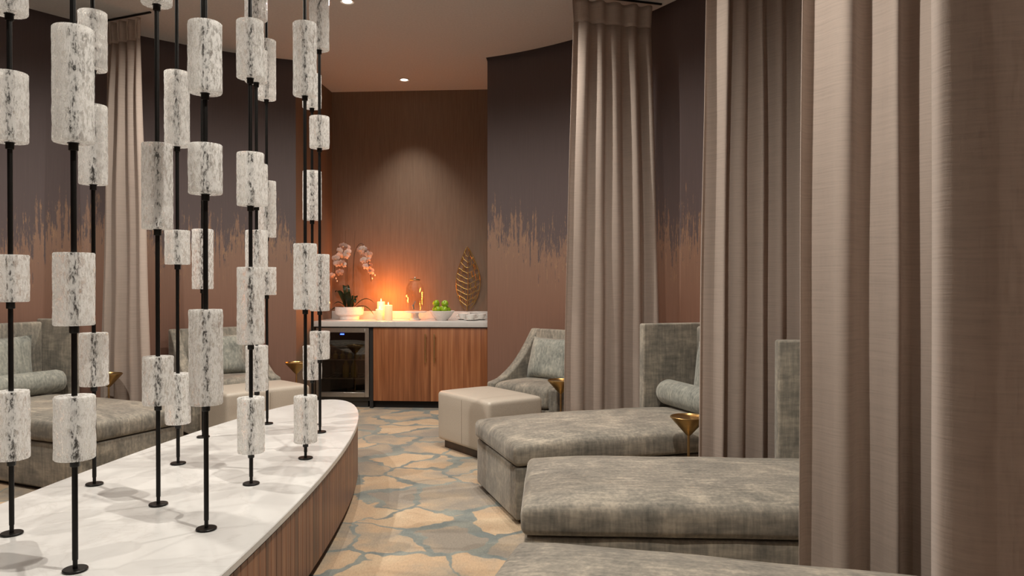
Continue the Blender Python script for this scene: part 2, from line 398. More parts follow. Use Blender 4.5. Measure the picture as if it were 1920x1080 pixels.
def pillow_mesh(wd, ht, th, n=14, seed=0, dent=0.0):
    bm = bmesh.new()
    for s in (-1, 1):
        g = []
        for i in range(n+1):
            row = []
            for j in range(n+1):
                a, b = -1+2*i/n, -1+2*j/n
                k = max(0, (1-a**4)*(1-b**4))**0.55
                pinch = 1-0.06*(1-abs(a)**2)*abs(b)**3, 1-0.06*(1-abs(b)**2)*abs(a)**3
                nz = noise.noise(Vector((a*2.3+seed, b*2.3, s)))*0.12*k
                dd = -dent*math.exp(-((a)**2*6+(b-1)**2*4)) if dent else 0
                row.append(bm.verts.new((a*wd/2*pinch[1], s*th/2*(k+nz*0.7), b*ht/2*pinch[0]+dd*ht)))
            g.append(row)
        for i in range(n):
            for j in range(n): bm.faces.new((g[i][j], g[i+1][j], g[i+1][j+1], g[i][j+1]))
    bmesh.ops.remove_doubles(bm, verts=bm.verts, dist=1e-4)
    return fin(bm, angle=70)

# ------------------------------------------------------------------ room shell
EB, EA = 3.35, 4.624            # ceiling edge (half axes)
WB, WA = 3.44, 4.71             # wall face, a hand's width behind the ceiling edge
ZT = 3.66
def ell(th, b, a): return (b*math.sin(th), a*math.cos(th))     # th = 0 towards the niche
def wall_strip(name, th0, th1, n, ends=None):
    bm = bmesh.new(); uvl = bm.loops.layers.uv.new('UVMap')
    ths = [th0+(th1-th0)*i/n for i in range(n+1)]
    P2 = [ell(t, WB, WA) for t in ths]; O2 = [ell(t, WB+0.12, WA+0.12) for t in ths]
    if ends: P2[0] = ends; O2[0] = (ends[0]*1.0, ends[1]+0.12)
    s = [0.0]
    for a, b in zip(P2, P2[1:]): s.append(s[-1]+math.hypot(a[0]-b[0], a[1]-b[1]))
    zs = [0, 0.6, 1.2, 1.8, 2.4, 3.0, ZT]
    g = [[bm.verts.new(W(p[0], p[1], z)) for z in zs] for p in P2]
    for i in range(n):
        for j in range(len(zs)-1):
            f = bm.faces.new((g[i][j], g[i+1][j], g[i+1][j+1], g[i][j+1]))
            for lp, (ii, jj) in zip(f.loops, ((i, j), (i+1, j), (i+1, j+1), (i, j+1))): lp[uvl].uv = (s[ii]+th0*3, zs[jj])
    o = [[bm.verts.new(W(p[0], p[1], z)) for z in (0, ZT)] for p in O2]
    for i in range(n): bm.faces.new((o[i][0], o[i+1][0], o[i+1][1], o[i][1]))
    for i in range(n): bm.faces.new((g[i][-1], g[i+1][-1], o[i+1][1], o[i][1]))
    me = fin(bm, angle=30, weld=False)
    return struct(link(name, me, M['mural']))
thR = math.asin(NU1/WB); thL = math.asin(NU0/WB)
wall_strip('wall_right', thR, PI*0.8, 44)
wall_strip('wall_left', thL, -PI*0.8, 44)
wall_strip('wall_rear', PI*0.8, PI*1.2, 20)
vR = WA*math.cos(thR); vL = WA*math.cos(thL)
ROT = Matrix.Rotation(-YAW, 4, 'Z')
def room_box(name, u0, u1, v0, v1, z0, z1, mat, parent=None, bev=0.0):
    c = W((u0+u1)/2, (v0+v1)/2, (z0+z1)/2)
    o = link(name, box((0, 0, 0), (u1-u0, v1-v0, z1-z0), bev), mat, parent)
    if parent is None: o.location = c; o.rotation_euler = (0, 0, -YAW)
    else: o.data.transform(Matrix.Translation(((u0+u1)/2, (v0+v1)/2, (z0+z1)/2)))
    return o
struct(room_box('wall_niche_back', NU0-0.12, NU1+0.12, NV, NV+0.12, 0, ZT, M['niche']))
struct(room_box('wall_niche_left', NU0-0.12, NU0, vL, NV, 0, ZT, M['niche']))
struct(room_box('wall_niche_right', NU1, NU1+0.12, vR, NV, 0, ZT, M['niche']))
# floor
bm = bmesh.new()
vs = [bm.verts.new((RC.x+RU.x*p[0]+RV.x*p[1], RC.y+RU.y*p[0]+RV.y*p[1], 0)) for p in [ell(2*PI*i/72, WB+0.13, WA+0.13) for i in range(72)]]
bm.faces.new(vs)
q = [bm.verts.new(W(u, v, 0)) for u, v in ((NU0-0.13, 4.0), (NU1+0.13, 4.0), (NU1+0.13, NV+0.13), (NU0-0.13, NV+0.13))]
for v in q: v.co.z = -0.0004
bm.faces.new(q)
struct(link('floor', fin(bm, smooth=False, weld=False), M['carpet']))
# ceiling: oval slab that stops short of the curved wall, and the niche lid
def prism(pts, z0, z1):
    bm = bmesh.new()
    a = [bm.verts.new(W(u, v, z0)) for u, v in pts]; b = [bm.verts.new(W(u, v, z1)) for u, v in pts]
    bm.faces.new(a); bm.faces.new(b); n = len(pts)
    for i in range(n): bm.faces.new((a[i], a[(i+1) % n], b[(i+1) % n], b[i]))
    return fin(bm, smooth=False, weld=False)
t0 = math.asin((NU1-0.005)/EB); t1 = 2*PI+math.asin((NU0+0.005)/EB)
out = [ell(t0+(t1-t0)*i/110, EB, EA) for i in range(111)] + [(NU0+0.002, NV-0.002), (NU1-0.002, NV-0.002)]
struct(link('ceiling', prism(out, CEIL, CEIL+0.08), M['ceiling']))
struct(link('ceiling_slot', prism([ell(2*PI*i/72, WB+0.12, WA+0.12) for i in range(72)], ZT, ZT+0.05), M['dark_slot']))
struct(room_box('ceiling_niche', NU0-0.12, NU1+0.12, 4.75, NV+0.12, ZT-0.004, ZT+0.046, M['dark_slot']))

# ------------------------------------------------------------------ downlights
ring = lathe([(0.034, 0.012), (0.036, 0.0), (0.052, -0.006), (0.056, -0.004), (0.056, 0.002), (0.050, 0.006)], 28)
lens = lathe([(0.0, -0.0045), (0.030, -0.0045), (0.036, 0.001)], 28)
def downlight(x, y, label, power=1.0, angle=160, blend=1.0, tilt=(0, 0), group=None):
    e = empty('recessed_downlight', (x, y, CEIL-0.003))
    link('trim_ring', ring, M['whitetrim'], e); link('lens', lens, M['lens'], e)
    tag(e, label, 'downlight', group)
    ld = bpy.data.lights.new('downlight_lamp', 'SPOT'); ld.energy = LAMP*power; ld.color = LAMP_COL
    ld.spot_size = R(angle); ld.spot_blend = blend; ld.shadow_soft_size = 0.02
    lo = bpy.data.objects.new('downlight_lamp', ld); col.objects.link(lo); lo.location = (x, y, CEIL-0.02); lo.rotation_euler = (tilt[0], tilt[1], 0)
    return e
p = on_plane(758, 149, CEIL); downlight(p.x, p.y, 'small lit downlight in the ceiling of the bar niche', 0.7, 78, 1.0)
p = on_plane(651, 2, CEIL); downlight(p.x, p.y, 'lit downlight in the ceiling above the far tip of the marble island', 1.0)
GL = 'downlights over the aisles'
for k, (x, y, pw) in enumerate([(0.12, 1.9, 1.6), (0.1, 3.75, 0.8), (-0.15, 5.25, 0.8), (-2.75, 2.1, 0.5), (-2.72, 3.9, 1.5), (-2.5, 5.35, 0.6), (-1.75, -0.3, 0.35)]):  # last lamp is unseen, added behind the camera as ambient fill
    downlight(x, y, 'unseen downlight in the ceiling round the island', pw, group=GL)

# ------------------------------------------------------------------ marble island
ITOP = 0.433; IC = Vector((-1.48, 2.4, 0)); IB, IA, IYAW = 0.602, 3.27, R(2)
isl = empty('oval_island', IC, -IYAW)
tag(isl, 'long oval island with white marble top and walnut slat sides', 'island')
def oval_prism(b, a, z0, z1, n=120, bev=0.0):
    bm = bmesh.new(); prof = [(0, z0), (0, z1)] if not bev else [(-bev, z0), (0, z0+bev), (0, z1-bev), (-bev, z1)]
    rings = [[bm.verts.new(((b+d)*math.sin(2*PI*i/n), (a+d)*math.cos(2*PI*i/n), z)) for i in range(n)] for d, z in prof]
    for r0, r1 in zip(rings, rings[1:]):
        for i in range(n): bm.faces.new((r0[i], r0[(i+1) % n], r1[(i+1) % n], r1[i]))
    bm.faces.new(rings[0]); bm.faces.new(rings[-1])
    return fin(bm, angle=30, weld=False)
link('marble_top', oval_prism(IB, IA, ITOP-0.028, ITOP, 160, 0.003), M['marble'], isl)
link('core', oval_prism(IB-0.03, IA-0.03, 0.05, ITOP-0.028), M['darkwood'], isl)
link('plinth', oval_prism(IB-0.05, IA-0.05, 0.0, 0.05), M['blackmatte'], isl)
link('shadow_reveal', oval_prism(IB-0.008, IA-0.008, ITOP-0.036, ITOP-0.028), M['blackmatte'], isl)
fine = 4000; acc = 0.0; prev = None; pts = []
bs, as_ = IB-0.022, IA-0.022
tot = sum(math.dist(ell(2*PI*i/fine, bs, as_), ell(2*PI*(i+1)/fine, bs, as_)) for i in range(fine))
NS = 236; step = tot/NS; nxt = step/2
for i in range(fine):
    a = ell(2*PI*i/fine, bs, as_); b = ell(2*PI*(i+1)/fine, bs, as_); L = math.dist(a, b)
    while acc+L >= nxt and len(pts) < NS:
        k = (nxt-acc)/L; pts.append((a[0]+(b[0]-a[0])*k, a[1]+(b[1]-a[1])*k, math.atan2(b[1]-a[1], b[0]-a[0]))); nxt += step
    acc += L
slat = box((0, 0, 0), (step-0.0012, 0.022, ITOP-0.036-0.05), 0.002, 1)
slat.materials.append(M['walnut'])
for (x, y, a) in pts:
    o = link('slat', slat, M['walnut'], isl); o.location = (x, y, (ITOP-0.036+0.05)/2); o.rotation_euler = (0, 0, a)

# ------------------------------------------------------------------ glass rods
ROD = 0.0085; GR = 0.0575
def glass_cyl(h, seed):
    bm = bmesh.new(); seg = 44; nz = max(10, int(h/0.011))
    cols = []
    prof = [(GR*0.93, 0.0), (GR, 0.004)]
    rings = []
    def ringv(r, z, disp):
        vs = []
        for k in range(seg):
            a = 2*PI*k/seg
            d = 0
            if disp:
                d = noise.noise(Vector((math.cos(a)*3.2+seed*3.1, math.sin(a)*3.2, z*26)))*0.0018 + noise.noise(Vector((math.cos(a)*8+seed, math.sin(a)*8, z*75)))*0.0011
            vs.append(bm.verts.new(((r+d)*math.cos(a), (r+d)*math.sin(a), z)))
        return vs
    rings.append(ringv(GR*0.95, 0.0, False))
    for i in range(nz+1): rings.append(ringv(GR, 0.0035+(h-0.007)*i/nz, True))
    rings.append(ringv(GR*0.95, h, False))
    for a, b in zip(rings, rings[1:]):
        for k in range(seg): bm.faces.new((a[k], a[(k+1) % seg], b[(k+1) % seg], b[k]))
    bm.faces.new(rings[0]); bm.faces.new(rings[-1])
    return fin(bm, angle=50, weld=False)
base_me = lathe([(0, 0), (0.034, 0), (0.036, 0.002), (0.036, 0.006), (0.034, 0.008), (0.007, 0.008), (0.007, 0.034), (0, 0.034)], 28)
collar_me = lathe([(0, -0.024), (0.0125, -0.024), (0.014, -0.022), (0.014, -0.002), (0.017, -0.002), (0.017, 0.0), (0, 0.0)], 20)
TOP = -70
rods = [
 ((22, 1002), [(TOP, 26), (137, 267), (478, 566), (733, 860)], 'black rod with four glass cylinders, nearest neighbour of the tall three-cylinder rod'),
 ((141, 1070), [(53, 268), (474, 610), (742, 860)], 'black rod with three wide glass cylinders, the topmost very long'),
 ((177, 909), [(23, 132), (198, 346), (624, 723)], 'black rod with two glass cylinders close together high up and one low'),
 ((297, 947), [(TOP, 9), (270, 430), (668, 758)], 'black rod with a long glass cylinder at mid height and a short one low'),
 ((334, 870), [(135, 275), (432, 496), (700, 794)], 'black rod with a squat glass cylinder between two longer ones'),
 ((387, 993), [(43, 175), (271, 364), (580, 758)], 'black rod whose lowest glass cylinder is the longest of its three'),
 ((381, 820), [(430, 542)], 'thin black rod with a single glass cylinder at mid height'),
 ((471, 908), [(40, 147), (287, 386), (501, 645), (745, 848)], 'black rod carrying four evenly spaced glass cylinders'),
 ((482, 842), [(TOP, 38), (95, 155), (308, 386), (432, 510), (648, 732)], 'black rod carrying five glass cylinders, behind the evenly spaced four'),
 ((501, 795), [(76, 187), (340, 445), (501, 553)], 'black rod with three glass cylinders, the lowest squat and at mid height'),
 ((573, 860), [(44, 180), (457, 580), (742, 829)], 'black rod with two long glass cylinders and one short one low'),
 ((600, 811), [(TOP, 94), (219, 278), (477, 583), (621, 673)], 'black rod with four glass cylinders at the far tip of the island'),
 ((586, 797), [(140, 203), (321, 413), (648, 711)], 'black rod with three slim short glass cylinders behind the four at the island tip'),
]
for i, (bp_, cyl, lab) in enumerate(rods):
    p = on_plane(*bp_, ITOP)
    e = empty('glass_cylinder_rod', (p.x, p.y, ITOP)); tag(e, lab, 'glass sculpture', 'rods of glass cylinders standing on the island')
    H = CEIL-ITOP
    link('rod', lathe([(0, 0.034), (ROD, 0.034), (ROD, H), (0, H)], 16), M['black'], e)
    link('base', base_me, M['black'], e)
    for j, (y0, y1) in enumerate(cyl):
        zt = at_depth(bp_[0], y0, p.y).z-ITOP; zb = at_depth(bp_[0], y1, p.y).z-ITOP
        zt = min(zt, H-0.03)
        g = link('glass_cylinder', glass_cyl(zt-zb, i*7+j), M['glass'], e); g.location = (0, 0, zb); g.rotation_euler = (0, 0, random.uniform(0, 6))
        c = link('collar', collar_me, M['black'], e); c.location = (0, 0, zb)

# ------------------------------------------------------------------ chaises: local x runs from foot to back, y across
def chaise(front, ang, width, label, seed, dep=0.50, ws=1.22):
    e = empty('chaise_lounge', (front[0], front[1], 0), R(ang)); tag(e, label, 'chaise', 'wing-back chaises round the oval room')
    Lc = ws-0.09+dep; hw = width/2
    link('base', move(rbox(Lc-0.02, width-0.03, 0.285, 0.012, (6, 4, 2)), (Lc/2+0.0, 0, 0.025+0.1425)), M['fabric'], e)
    link('plinth', box((Lc/2, 0, 0.0125), (Lc-0.1, width-0.1, 0.025)), M['blackmatte'], e)
    link('seat_cushion', move(rbox(Lc-0.02, width, 0.112, 0.032, (14, 10, 2), 0.048, 0, 0.006, seed), (Lc/2-0.015, 0, 0.318+0.056)), M['fabric'], e)
    for s in (-1, 1):
        link('wing', move(rbox(dep, 0.072, 1.012, 0.014, (2, 1, 4)), (ws+dep/2, s*(hw+0.038), 0.02+0.506)), M['fabric'], e)
    link('backrest', move(rbox(0.085, width, 0.95, 0.02, (1, 4, 4)), (ws-0.045+dep, 0, 0.06+0.475)), M['fabric'], e)
    def pt(x, y, z):
        c, s = math.cos(R(ang)), math.sin(R(ang)); return (front[0]+x*c-y*s, front[1]+x*s+y*c, z)
    return pt
def bolster(pt, ang, length, label, x=1.37):
    r = 0.088
    prof = [(0, -length/2), (r*0.55, -length/2), (r*0.88, -length/2+0.012), (r, -length/2+0.045), (r*1.01, 0), (r, length/2-0.045), (r*0.88, length/2-0.012), (r*0.55, length/2), (0, length/2)]
    me = lathe(prof, 28, angle=60); me.transform(Matrix.Rotation(R(90), 4, 'X'))
    o = link('bolster_cushion', me, M['pillow']); o.location = pt(x, 0, 0.472+r); o.rotation_euler = (0, 0, R(ang)); tag(o, label, 'bolster'); return o
def back_pillow(pt, ang, label, x=1.55, wd=0.58, ht=0.44, z=0.475, tilt=6, seed=0):
    me = pillow_mesh(wd, ht, 0.12, 14, seed); me.transform(Matrix.Rotation(R(90), 4, 'Z')); me.transform(Matrix.Rotation(R(tilt), 4, 'Y'))
    o = link('back_pillow', me, M['pillow']); o.location = pt(x, 0, z+ht/2); o.rotation_euler = (0, 0, R(ang)); tag(o, label, 'pillow'); return o
B = chaise((-0.112, 4.44), 17.5, 0.86, 'grey chenille chaise between the leather ottoman and the cone table by the curtain', 1)
bolster(B, 17.5, 0.80, 'grey bolster on the chaise beside the small brass cone table'); back_pillow(B, 17.5, 'silver pillow behind the bolster on the chaise by the brass cone table', seed=3)
Cc = chaise((0.06, 3.36), -3, 0.86, 'grey chenille chaise whose wing is cut off by the widest sheer curtain', 2, 0.54, 1.25)
bolster(Cc, -3, 0.80, 'grey bolster veiled by the widest sheer curtain', 1.455); back_pillow(Cc, -3, 'silver pillow veiled by the widest sheer curtain', 1.625, seed=5)
Dd = chaise((-0.09, 2.15), -15.5, 0.86, 'grey chenille chaise between the widest sheer curtain and the curtain with a shaded side', 3, 0.4, 1.40)
Ee = chaise((-2.49, 4.934), 156, 0.84, 'grey chenille chaise behind the glass rods, across the island', 4, 0.42)
bolster(Ee, 156, 0.78, 'grey bolster on the chaise behind the glass rods', 1.29); back_pillow(Ee, 156, 'silver pillow on the chaise behind the glass rods', 1.47, seed=9)

# ------------------------------------------------------------------ slipper chairs with ottomans
def ottoman(front, ang, label):
    e = empty('leather_ottoman', (front[0], front[1], 0), R(ang)); tag(e, label, 'ottoman', 'leather ottomans')
    dp, wd = 0.50, 0.74
    link('body', move(rbox(dp, wd, 0.385, 0.03, (6, 8, 4), 0.012), (dp/2, 0, 0.065+0.1925)), M['leather'], e)
    link('plinth', box((dp/2, 0, 0.0325), (dp-0.09, wd-0.09, 0.065)), M['darkwood'], e)
    zc = 0.45
    seam = tube([(-0.0008, 0, 0.09), (-0.0008, 0, 0.42), (0.012, 0, 0.447), (0.05, 0, 0.4555), (dp/2, 0, 0.461), (dp-0.05, 0, 0.4555)], 0.0016, 6)
    link('seam', seam, M['stitch'], e)
def slipper_chair(front, ang, label, plabel, seed):
    c, s = math.cos(R(ang)), math.sin(R(ang))
    e = empty('slipper_chair', (front[0], front[1], 0), R(ang)); tag(e, label, 'chair', 'slipper chairs')
    D0, D1, hw = 0.0, 0.58, 0.345
    def arm():
        up = []
        for k in range(15):
            t = k/14; x = D0+0.01+t*(D1-0.01); zz = 0.47+0.035*min(1, t*3)+0.40*max(0, (t-0.16)/0.84)**1.7
            up.append((x, zz))
        return [(D0+0.01, 0.04)] + up + [(D1+0.05, up[-1][1]-0.0), (D1+0.03, 0.04)]
    for sgn in (-1, 1):
        y0 = sgn*hw-0.045
        link('arm', extr(arm(), y0, y0+0.09, 0.016, 3), M['fabric'], e)
    bk = [(D1-0.085, 0.3), (D1-0.03, 0.905), (D1+0.05, 0.905), (D1+0.03, 0.06), (D1-0.06, 0.06)]
    link('backrest', extr(bk, -hw+0.045, hw-0.045, 0.014, 2), M['fabric'], e)
    link('base', move(rbox(D1-0.08, 2*hw-0.09, 0.26, 0.012), (D1/2-0.02, 0, 0.04+0.13)), M['fabric'], e)
    link('plinth', box((D1/2, 0, 0.02), (D1-0.1, 2*hw-0.1, 0.04)), M['blackmatte'], e)
    link('seat_cushion', move(rbox(D1-0.06, 2*hw-0.095, 0.16, 0.04, (10, 10, 2), 0.035, 0, 0.006, seed), (D1/2-0.035, 0, 0.30+0.085)), M['fabric'], e)
    me = pillow_mesh(0.46, 0.38, 0.15, 14, seed); me.transform(Matrix.Rotation(R(90), 4, 'Z')); me.transform(Matrix.Rotation(R(17), 4, 'Y'))
    o = link('throw_pillow', me, M['pillow']); x = D1-0.185
    o.location = (front[0]+x*c, front[1]+x*s, 0.475+0.19); o.rotation_euler = (0, 0, R(ang)); tag(o, plabel, 'pillow')
def along(p, ang, d): return (p[0]+d*math.cos(R(ang)), p[1]+d*math.sin(R(ang)))
oA = (-0.385, 5.70); ottoman(oA, 36, 'taupe leather ottoman on the carpet in front of the wooden bar cabinet')
slipper_chair((0.06, 6.125), 47, 'grey sloping-arm chair between the bar niche and the first curtain', 'pale silver square pillow in the chair beside the bar niche', 11)
oL = (-1.97, 6.08); ottoman(oL, 136, 'taupe leather ottoman behind the glass rods')
slipper_chair((-2.365, 6.465), 132, 'grey sloping-arm chair behind the glass rods', 'dark grey square pillow in the chair behind the glass rods', 13)

# ------------------------------------------------------------------ brass cone tables
cup_prof = [(0, -0.105), (0.010, -0.105), (0.016, -0.100), (0.100, -0.006), (0.102, 0.0), (0.099, 0.002), (0.094, -0.006), (0.02, -0.016), (0, -0.017)]
def cone_table(x, y, z, label):
    e = empty('cone_table', (x, y, 0)); tag(e, label, 'side table', 'brass cone tables')
    link('top', lathe(cup_prof, 36, (0, 0, z)), M['brass'], e)
    link('stem', lathe([(0, 0.012), (0.0075, 0.012), (0.0075, z-0.1), (0, z-0.1)], 16), M['brassbright'], e)
    link('foot', lathe([(0, 0), (0.085, 0), (0.087, 0.004), (0.084, 0.010), (0.012, 0.014), (0, 0.014)], 32), M['brass'], e)
cone_table(0.985, 4.16, 0.573, 'small brass cone table between a chaise and a curtain, cut by the curtain edge')
cone_table(0.375, 5.74, 0.57, 'small brass cone table beside the chair arm, half hidden by the first curtain')
cone_table(-2.0, 6.92, 0.58, 'small brass cone table against the reddish wall beside the wine fridge')
cone_table(-3.19, 5.90, 0.60, 'small brass cone table beyond the chaise behind the glass rods')

# ------------------------------------------------------------------ curtains
def curtain(A, Bp, folds, amp, label, seed, wb=1.0, wt=0.86, lean=0.0, hgt=0.17, z0=0.015, sign=1, expo=0.8):
    rnd = random.Random(seed)
    A, Bp = Vector((*A, 0)), Vector((*Bp, 0)); d = (Bp-A); L = d.length; d.normalize(); nrm = Vector((-d.y, d.x, 0))
    e = empty('curtain', ((A+Bp)/2)); tag(e, label, 'curtain', 'linen curtains hung between the seats')
    mid = (A+Bp)/2
    ph = [rnd.uniform(0.75, 1.25) for _ in range(folds*2+2)]; cum = [0]
    for x in ph: cum.append(cum[-1]+x)
    am = [rnd.uniform(0.55, 1.25) for _ in range(folds*2+3)]
    def wave(s):
        q = s*folds*2
        i = int(min(q, folds*2-1e-6)); f = q-i
        sg = sign if i % 2 == 0 else -sign
        a = am[i]
        return sg*a*math.sin(PI*f)**expo
    def warp(s):
        q = s*folds*2; i = int(min(q, folds*2-1e-6)); f = q-i
        return (cum[i]+f*ph[i])/cum[folds*2]
    nx = folds*2*(9 if folds > 3 else 16); zt = CEIL-0.035
    def surf(name, za, zb, nz, fn, mat, par):
        bm = bmesh.new(); uvl = bm.loops.layers.uv.new('UVMap'); g = []
        for i in range(nx+1):
            s = i/nx; row = []
            for j in range(nz+1):
                t = za+(zb-za)*j/nz; row.append(bm.verts.new(fn(s, t)))
            g.append(row)
        for i in range(nx):
            for j in range(nz):
                f = bm.faces.new((g[i][j], g[i+1][j], g[i+1][j+1], g[i][j+1]))
                for lp, (ii, jj) in zip(f.loops, ((i, j), (i+1, j), (i+1, j+1), (i, j+1))): lp[uvl].uv = (ii/nx*L*1.8, (za+(zb-za)*jj/nz))
        me = fin(bm, angle=180, weld=False); o = link(name, me, mat, par)
        sol = o.modifiers.new('thickness', 'SOLIDIFY'); sol.thickness = 0.0025; return o
    zh = zt-hgt
    def body(s, z):
        t = max(0, min(1, (z-z0)/(zh-z0)))
        wdt = wb+(wt-wb)*t**1.5
        sw = warp(s)
        x = (sw-0.5)*L*wdt
        aa = amp*(0.62+0.38*(1-t)**0.7)*(0.55+0.45*min(1, (1-t)*8))
        k = 0.12*amp*noise.noise(Vector((s*folds*1.7, z*0.9, seed)))*3
        slope = lean*(1-t)
        return Vector((d.x*(x+slope), d.y*(x+slope), z)) + nrm*(wave(s)*aa+k)
    def head(s, z):
        t = (z-zh)/(zt-zh); x = (warp(s)-0.5)*L*wt*(1+0.03*t)
        return Vector((d.x*x, d.y*x, z)) + nrm*(wave(s)*amp*(0.34+0.16*abs(t-0.15)))
    surf('drape', z0, zh, 26, body, M['curtain'], e)
    surf('header', zh, zt, 5, head, M['header'], e)
    # stitched pinch pleats on the header
    for i in range(0, folds*2, 2):
        s = (i+0.5)/(folds*2); p0 = head(s, zh+0.005); p1 = head(s, zt-0.01)
        m_ = nrm*(0.006)
        link('pinch_pleat', tube([p0+m_, (p0+p1)/2+nrm*0.012, p1+m_], [0.006, 0.004, 0.009], 6), M['header'], e)
    return e
curtain((0.40, 5.58), (1.13, 5.79), 5, 0.05, 'linen curtain with visible pinch-pleat header beside the bar-end chair', 21, 1.04, 0.84)
curtain((0.985, 3.93), (1.72, 4.06), 6, 0.055, 'linen curtain hanging behind the brass cone table and the middle chaise wing', 22)
curtain((1.0, 2.59), (1.88, 2.49), 6, 0.055, 'widest sheer linen curtain, with a chaise wing showing through', 23, 1.0, 0.98)
curtain((0.70, 1.27), (1.72, 1.00), 3, 0.10, 'linen curtain with one bright fold and a broad shaded side', 24, 0.97, 1.0, sign=-1, expo=0.42)
curtain((-2.93, 5.99), (-3.38, 6.18), 4, 0.055, 'linen curtain hanging behind the glass rods', 25, 1.15, 0.75)
def track(p0, p1, label):
    p0, p1 = Vector((*p0, 0)), Vector((*p1, 0)); d = p1-p0
    o = link('curtain_track', box((0, 0, 0), (d.length, 0.016, 0.013), 0.002, 1), M['black']); o.location = (p0+p1)/2+Vector((0, 0, CEIL-0.007)); o.rotation_euler = (0, 0, math.atan2(d.y, d.x))
    tag(o, label, 'curtain track')
track((0.50, 5.61), (1.16, 5.80), 'dark ceiling track above the curtain with pinch-pleat header')
track((0.93, 3.92), (1.74, 4.06), 'dark ceiling track above the curtain behind the middle chaise wing')
track((0.96, 2.595), (1.90, 2.487), 'dark ceiling track above the widest sheer curtain')
track((0.66, 1.28), (1.76, 0.99), 'dark ceiling track above the curtain with a broad shaded side')
track((-2.88, 5.969), (-3.42, 6.197), 'dark ceiling track above the curtain behind the glass rods')

# ------------------------------------------------------------------ bar niche
CZ = 0.914; VF = 5.03
cab = empty('bar_cabinet', W(0, 0, 0), -YAW); tag(cab, 'two-door reddish wood cabinet with long brass handles under the marble counter', 'cabinet')
room_box('body', -0.382, NU1-0.004, VF+0.022, NV-0.006, 0.075, 0.853, M['darkwood'], cab)
room_box('toe_kick', -0.382, NU1-0.004, VF+0.07, NV-0.006, 0.0, 0.075, M['blackmatte'], cab)
for k, (a, b) in enumerate(((-0.380, 0.2235), (0.2265, 0.832))):
    d = room_box('door', a, b, VF, VF+0.02, 0.078, 0.846, M['teak'], cab, 0.0015)
    hx = 0.178 if k == 0 else 0.272
    bm = bmesh.new(); a_box(bm, Vector((hx, VF-0.030, 0.635)), (0.014, 0.012, 0.30), 0.003, 1)
    for zz in (0.52, 0.75): a_box(bm, Vector((hx, VF-0.012, zz)), (0.014, 0.026, 0.018), 0.002, 1)
    link('handle', fin(bm, weld=False), M['brassbright'], d)
room_box('filler', 0.835, NU1-0.004, VF+0.002, VF+0.02, 0.078, 0.846, M['teak'], cab)
ct = room_box('countertop', NU0+0.003, NU1-0.003, VF-0.025, NV-0.004, 0.857, CZ, M['marble'], None, 0.002); tag(ct, 'white marble countertop running across the bar niche', 'countertop')
bs_ = room_box('backsplash', NU0+0.003, NU1-0.003, NV-0.022, NV-0.003, CZ+0.0005, CZ+0.085, M['marble'], None, 0.002); tag(bs_, 'low white marble upstand along the back wall of the bar', 'backsplash')
# fridge
fr = empty('wine_fridge', W(0, 0, 0), -YAW); tag(fr, 'undercounter glass-door fridge with stainless frame and blue light', 'fridge')
f0, f1 = -0.995, -0.425
bm = bmesh.new()
for c, s in (((f0+0.012, VF+0.32, 0.46), (0.024, 0.56, 0.78)), ((f1-0.012, VF+0.32, 0.46), (0.024, 0.56, 0.78)), (((f0+f1)/2, VF+0.59, 0.46), (f1-f0-0.05, 0.02, 0.78)),
             (((f0+f1)/2, VF+0.32, 0.838), (f1-f0-0.05, 0.56, 0.024)), (((f0+f1)/2, VF+0.32, 0.10), (f1-f0-0.05, 0.56, 0.06)), (((f0+f1)/2, VF+0.32, 0.035), (f1-f0-0.06, 0.5, 0.07))): a_box(bm, Vector(c), s)
link('body', fin(bm, smooth=False, weld=False), M['interior'], fr)
room_box('side_panel', f1+0.004, -0.386, VF+0.01, VF+0.5, 0.0, 0.852, M['blackmatte'], fr)
dz0, dz1 = 0.115, 0.845
bm = bmesh.new()
for c, s in (((f0+0.022, VF+0.012, (dz0+dz1)/2), (0.044, 0.04, dz1-dz0)), ((f1-0.022, VF+0.012, (dz0+dz1)/2), (0.044, 0.04, dz1-dz0)),
             (((f0+f1)/2, VF+0.012, dz1-0.025), (f1-f0-0.088, 0.04, 0.05)), (((f0+f1)/2, VF+0.012, dz0+0.025), (f1-f0-0.088, 0.04, 0.05))): a_box(bm, Vector(c), s, 0.003, 1)
dfm = link('door_frame', fin(bm, weld=False), M['steel'], fr)
room_box('door_glass', f0+0.044, f1-0.044, VF+0.010, VF+0.016, dz0+0.05, dz1-0.05, M['fridgeglass'], fr)
room_box('indicator_light', -0.735, -0.695, VF+0.004, VF+0.0095, dz1-0.075, dz1-0.062, M['led'], fr)
for zz in (0.30, 0.50, 0.64):
    bm = bmesh.new()
    for k in range(9): a_box(bm, Vector((f0+0.035+(f1-f0-0.07)*k/8, VF+0.30, zz)), (0.004, 0.46, 0.004))
    a_box(bm, Vector(((f0+f1)/2, VF+0.075, zz)), (f1-f0-0.052, 0.008, 0.014)); a_box(bm, Vector(((f0+f1)/2, VF+0.53, zz)), (f1-f0-0.052, 0.008, 0.008))
    link('shelf', fin(bm, smooth=False, weld=False), M['steel'], fr)
jar_me = lathe([(0, 0), (0.026, 0), (0.028, 0.004), (0.028, 0.045), (0.014, 0.060), (0.013, 0.075), (0, 0.075)], 18)
cap_me = lathe([(0, 0.075), (0.016, 0.075), (0.016, 0.090), (0, 0.090)], 18)
for k in range(6):
    p = W(f0+0.09+0.078*k, VF+0.14, 0.502+0.001)
    e = empty('juice_bottle', p); tag(e, 'small amber bottle on the middle shelf of the fridge', 'bottle', 'bottles in the fridge'); link('bottle', jar_me, M['jar'], e); link('cap', cap_me, M['gold'], e)
big_me = lathe([(0, 0), (0.036, 0), (0.038, 0.005), (0.038, 0.12), (0.015, 0.165), (0.014, 0.19), (0, 0.19)], 18)
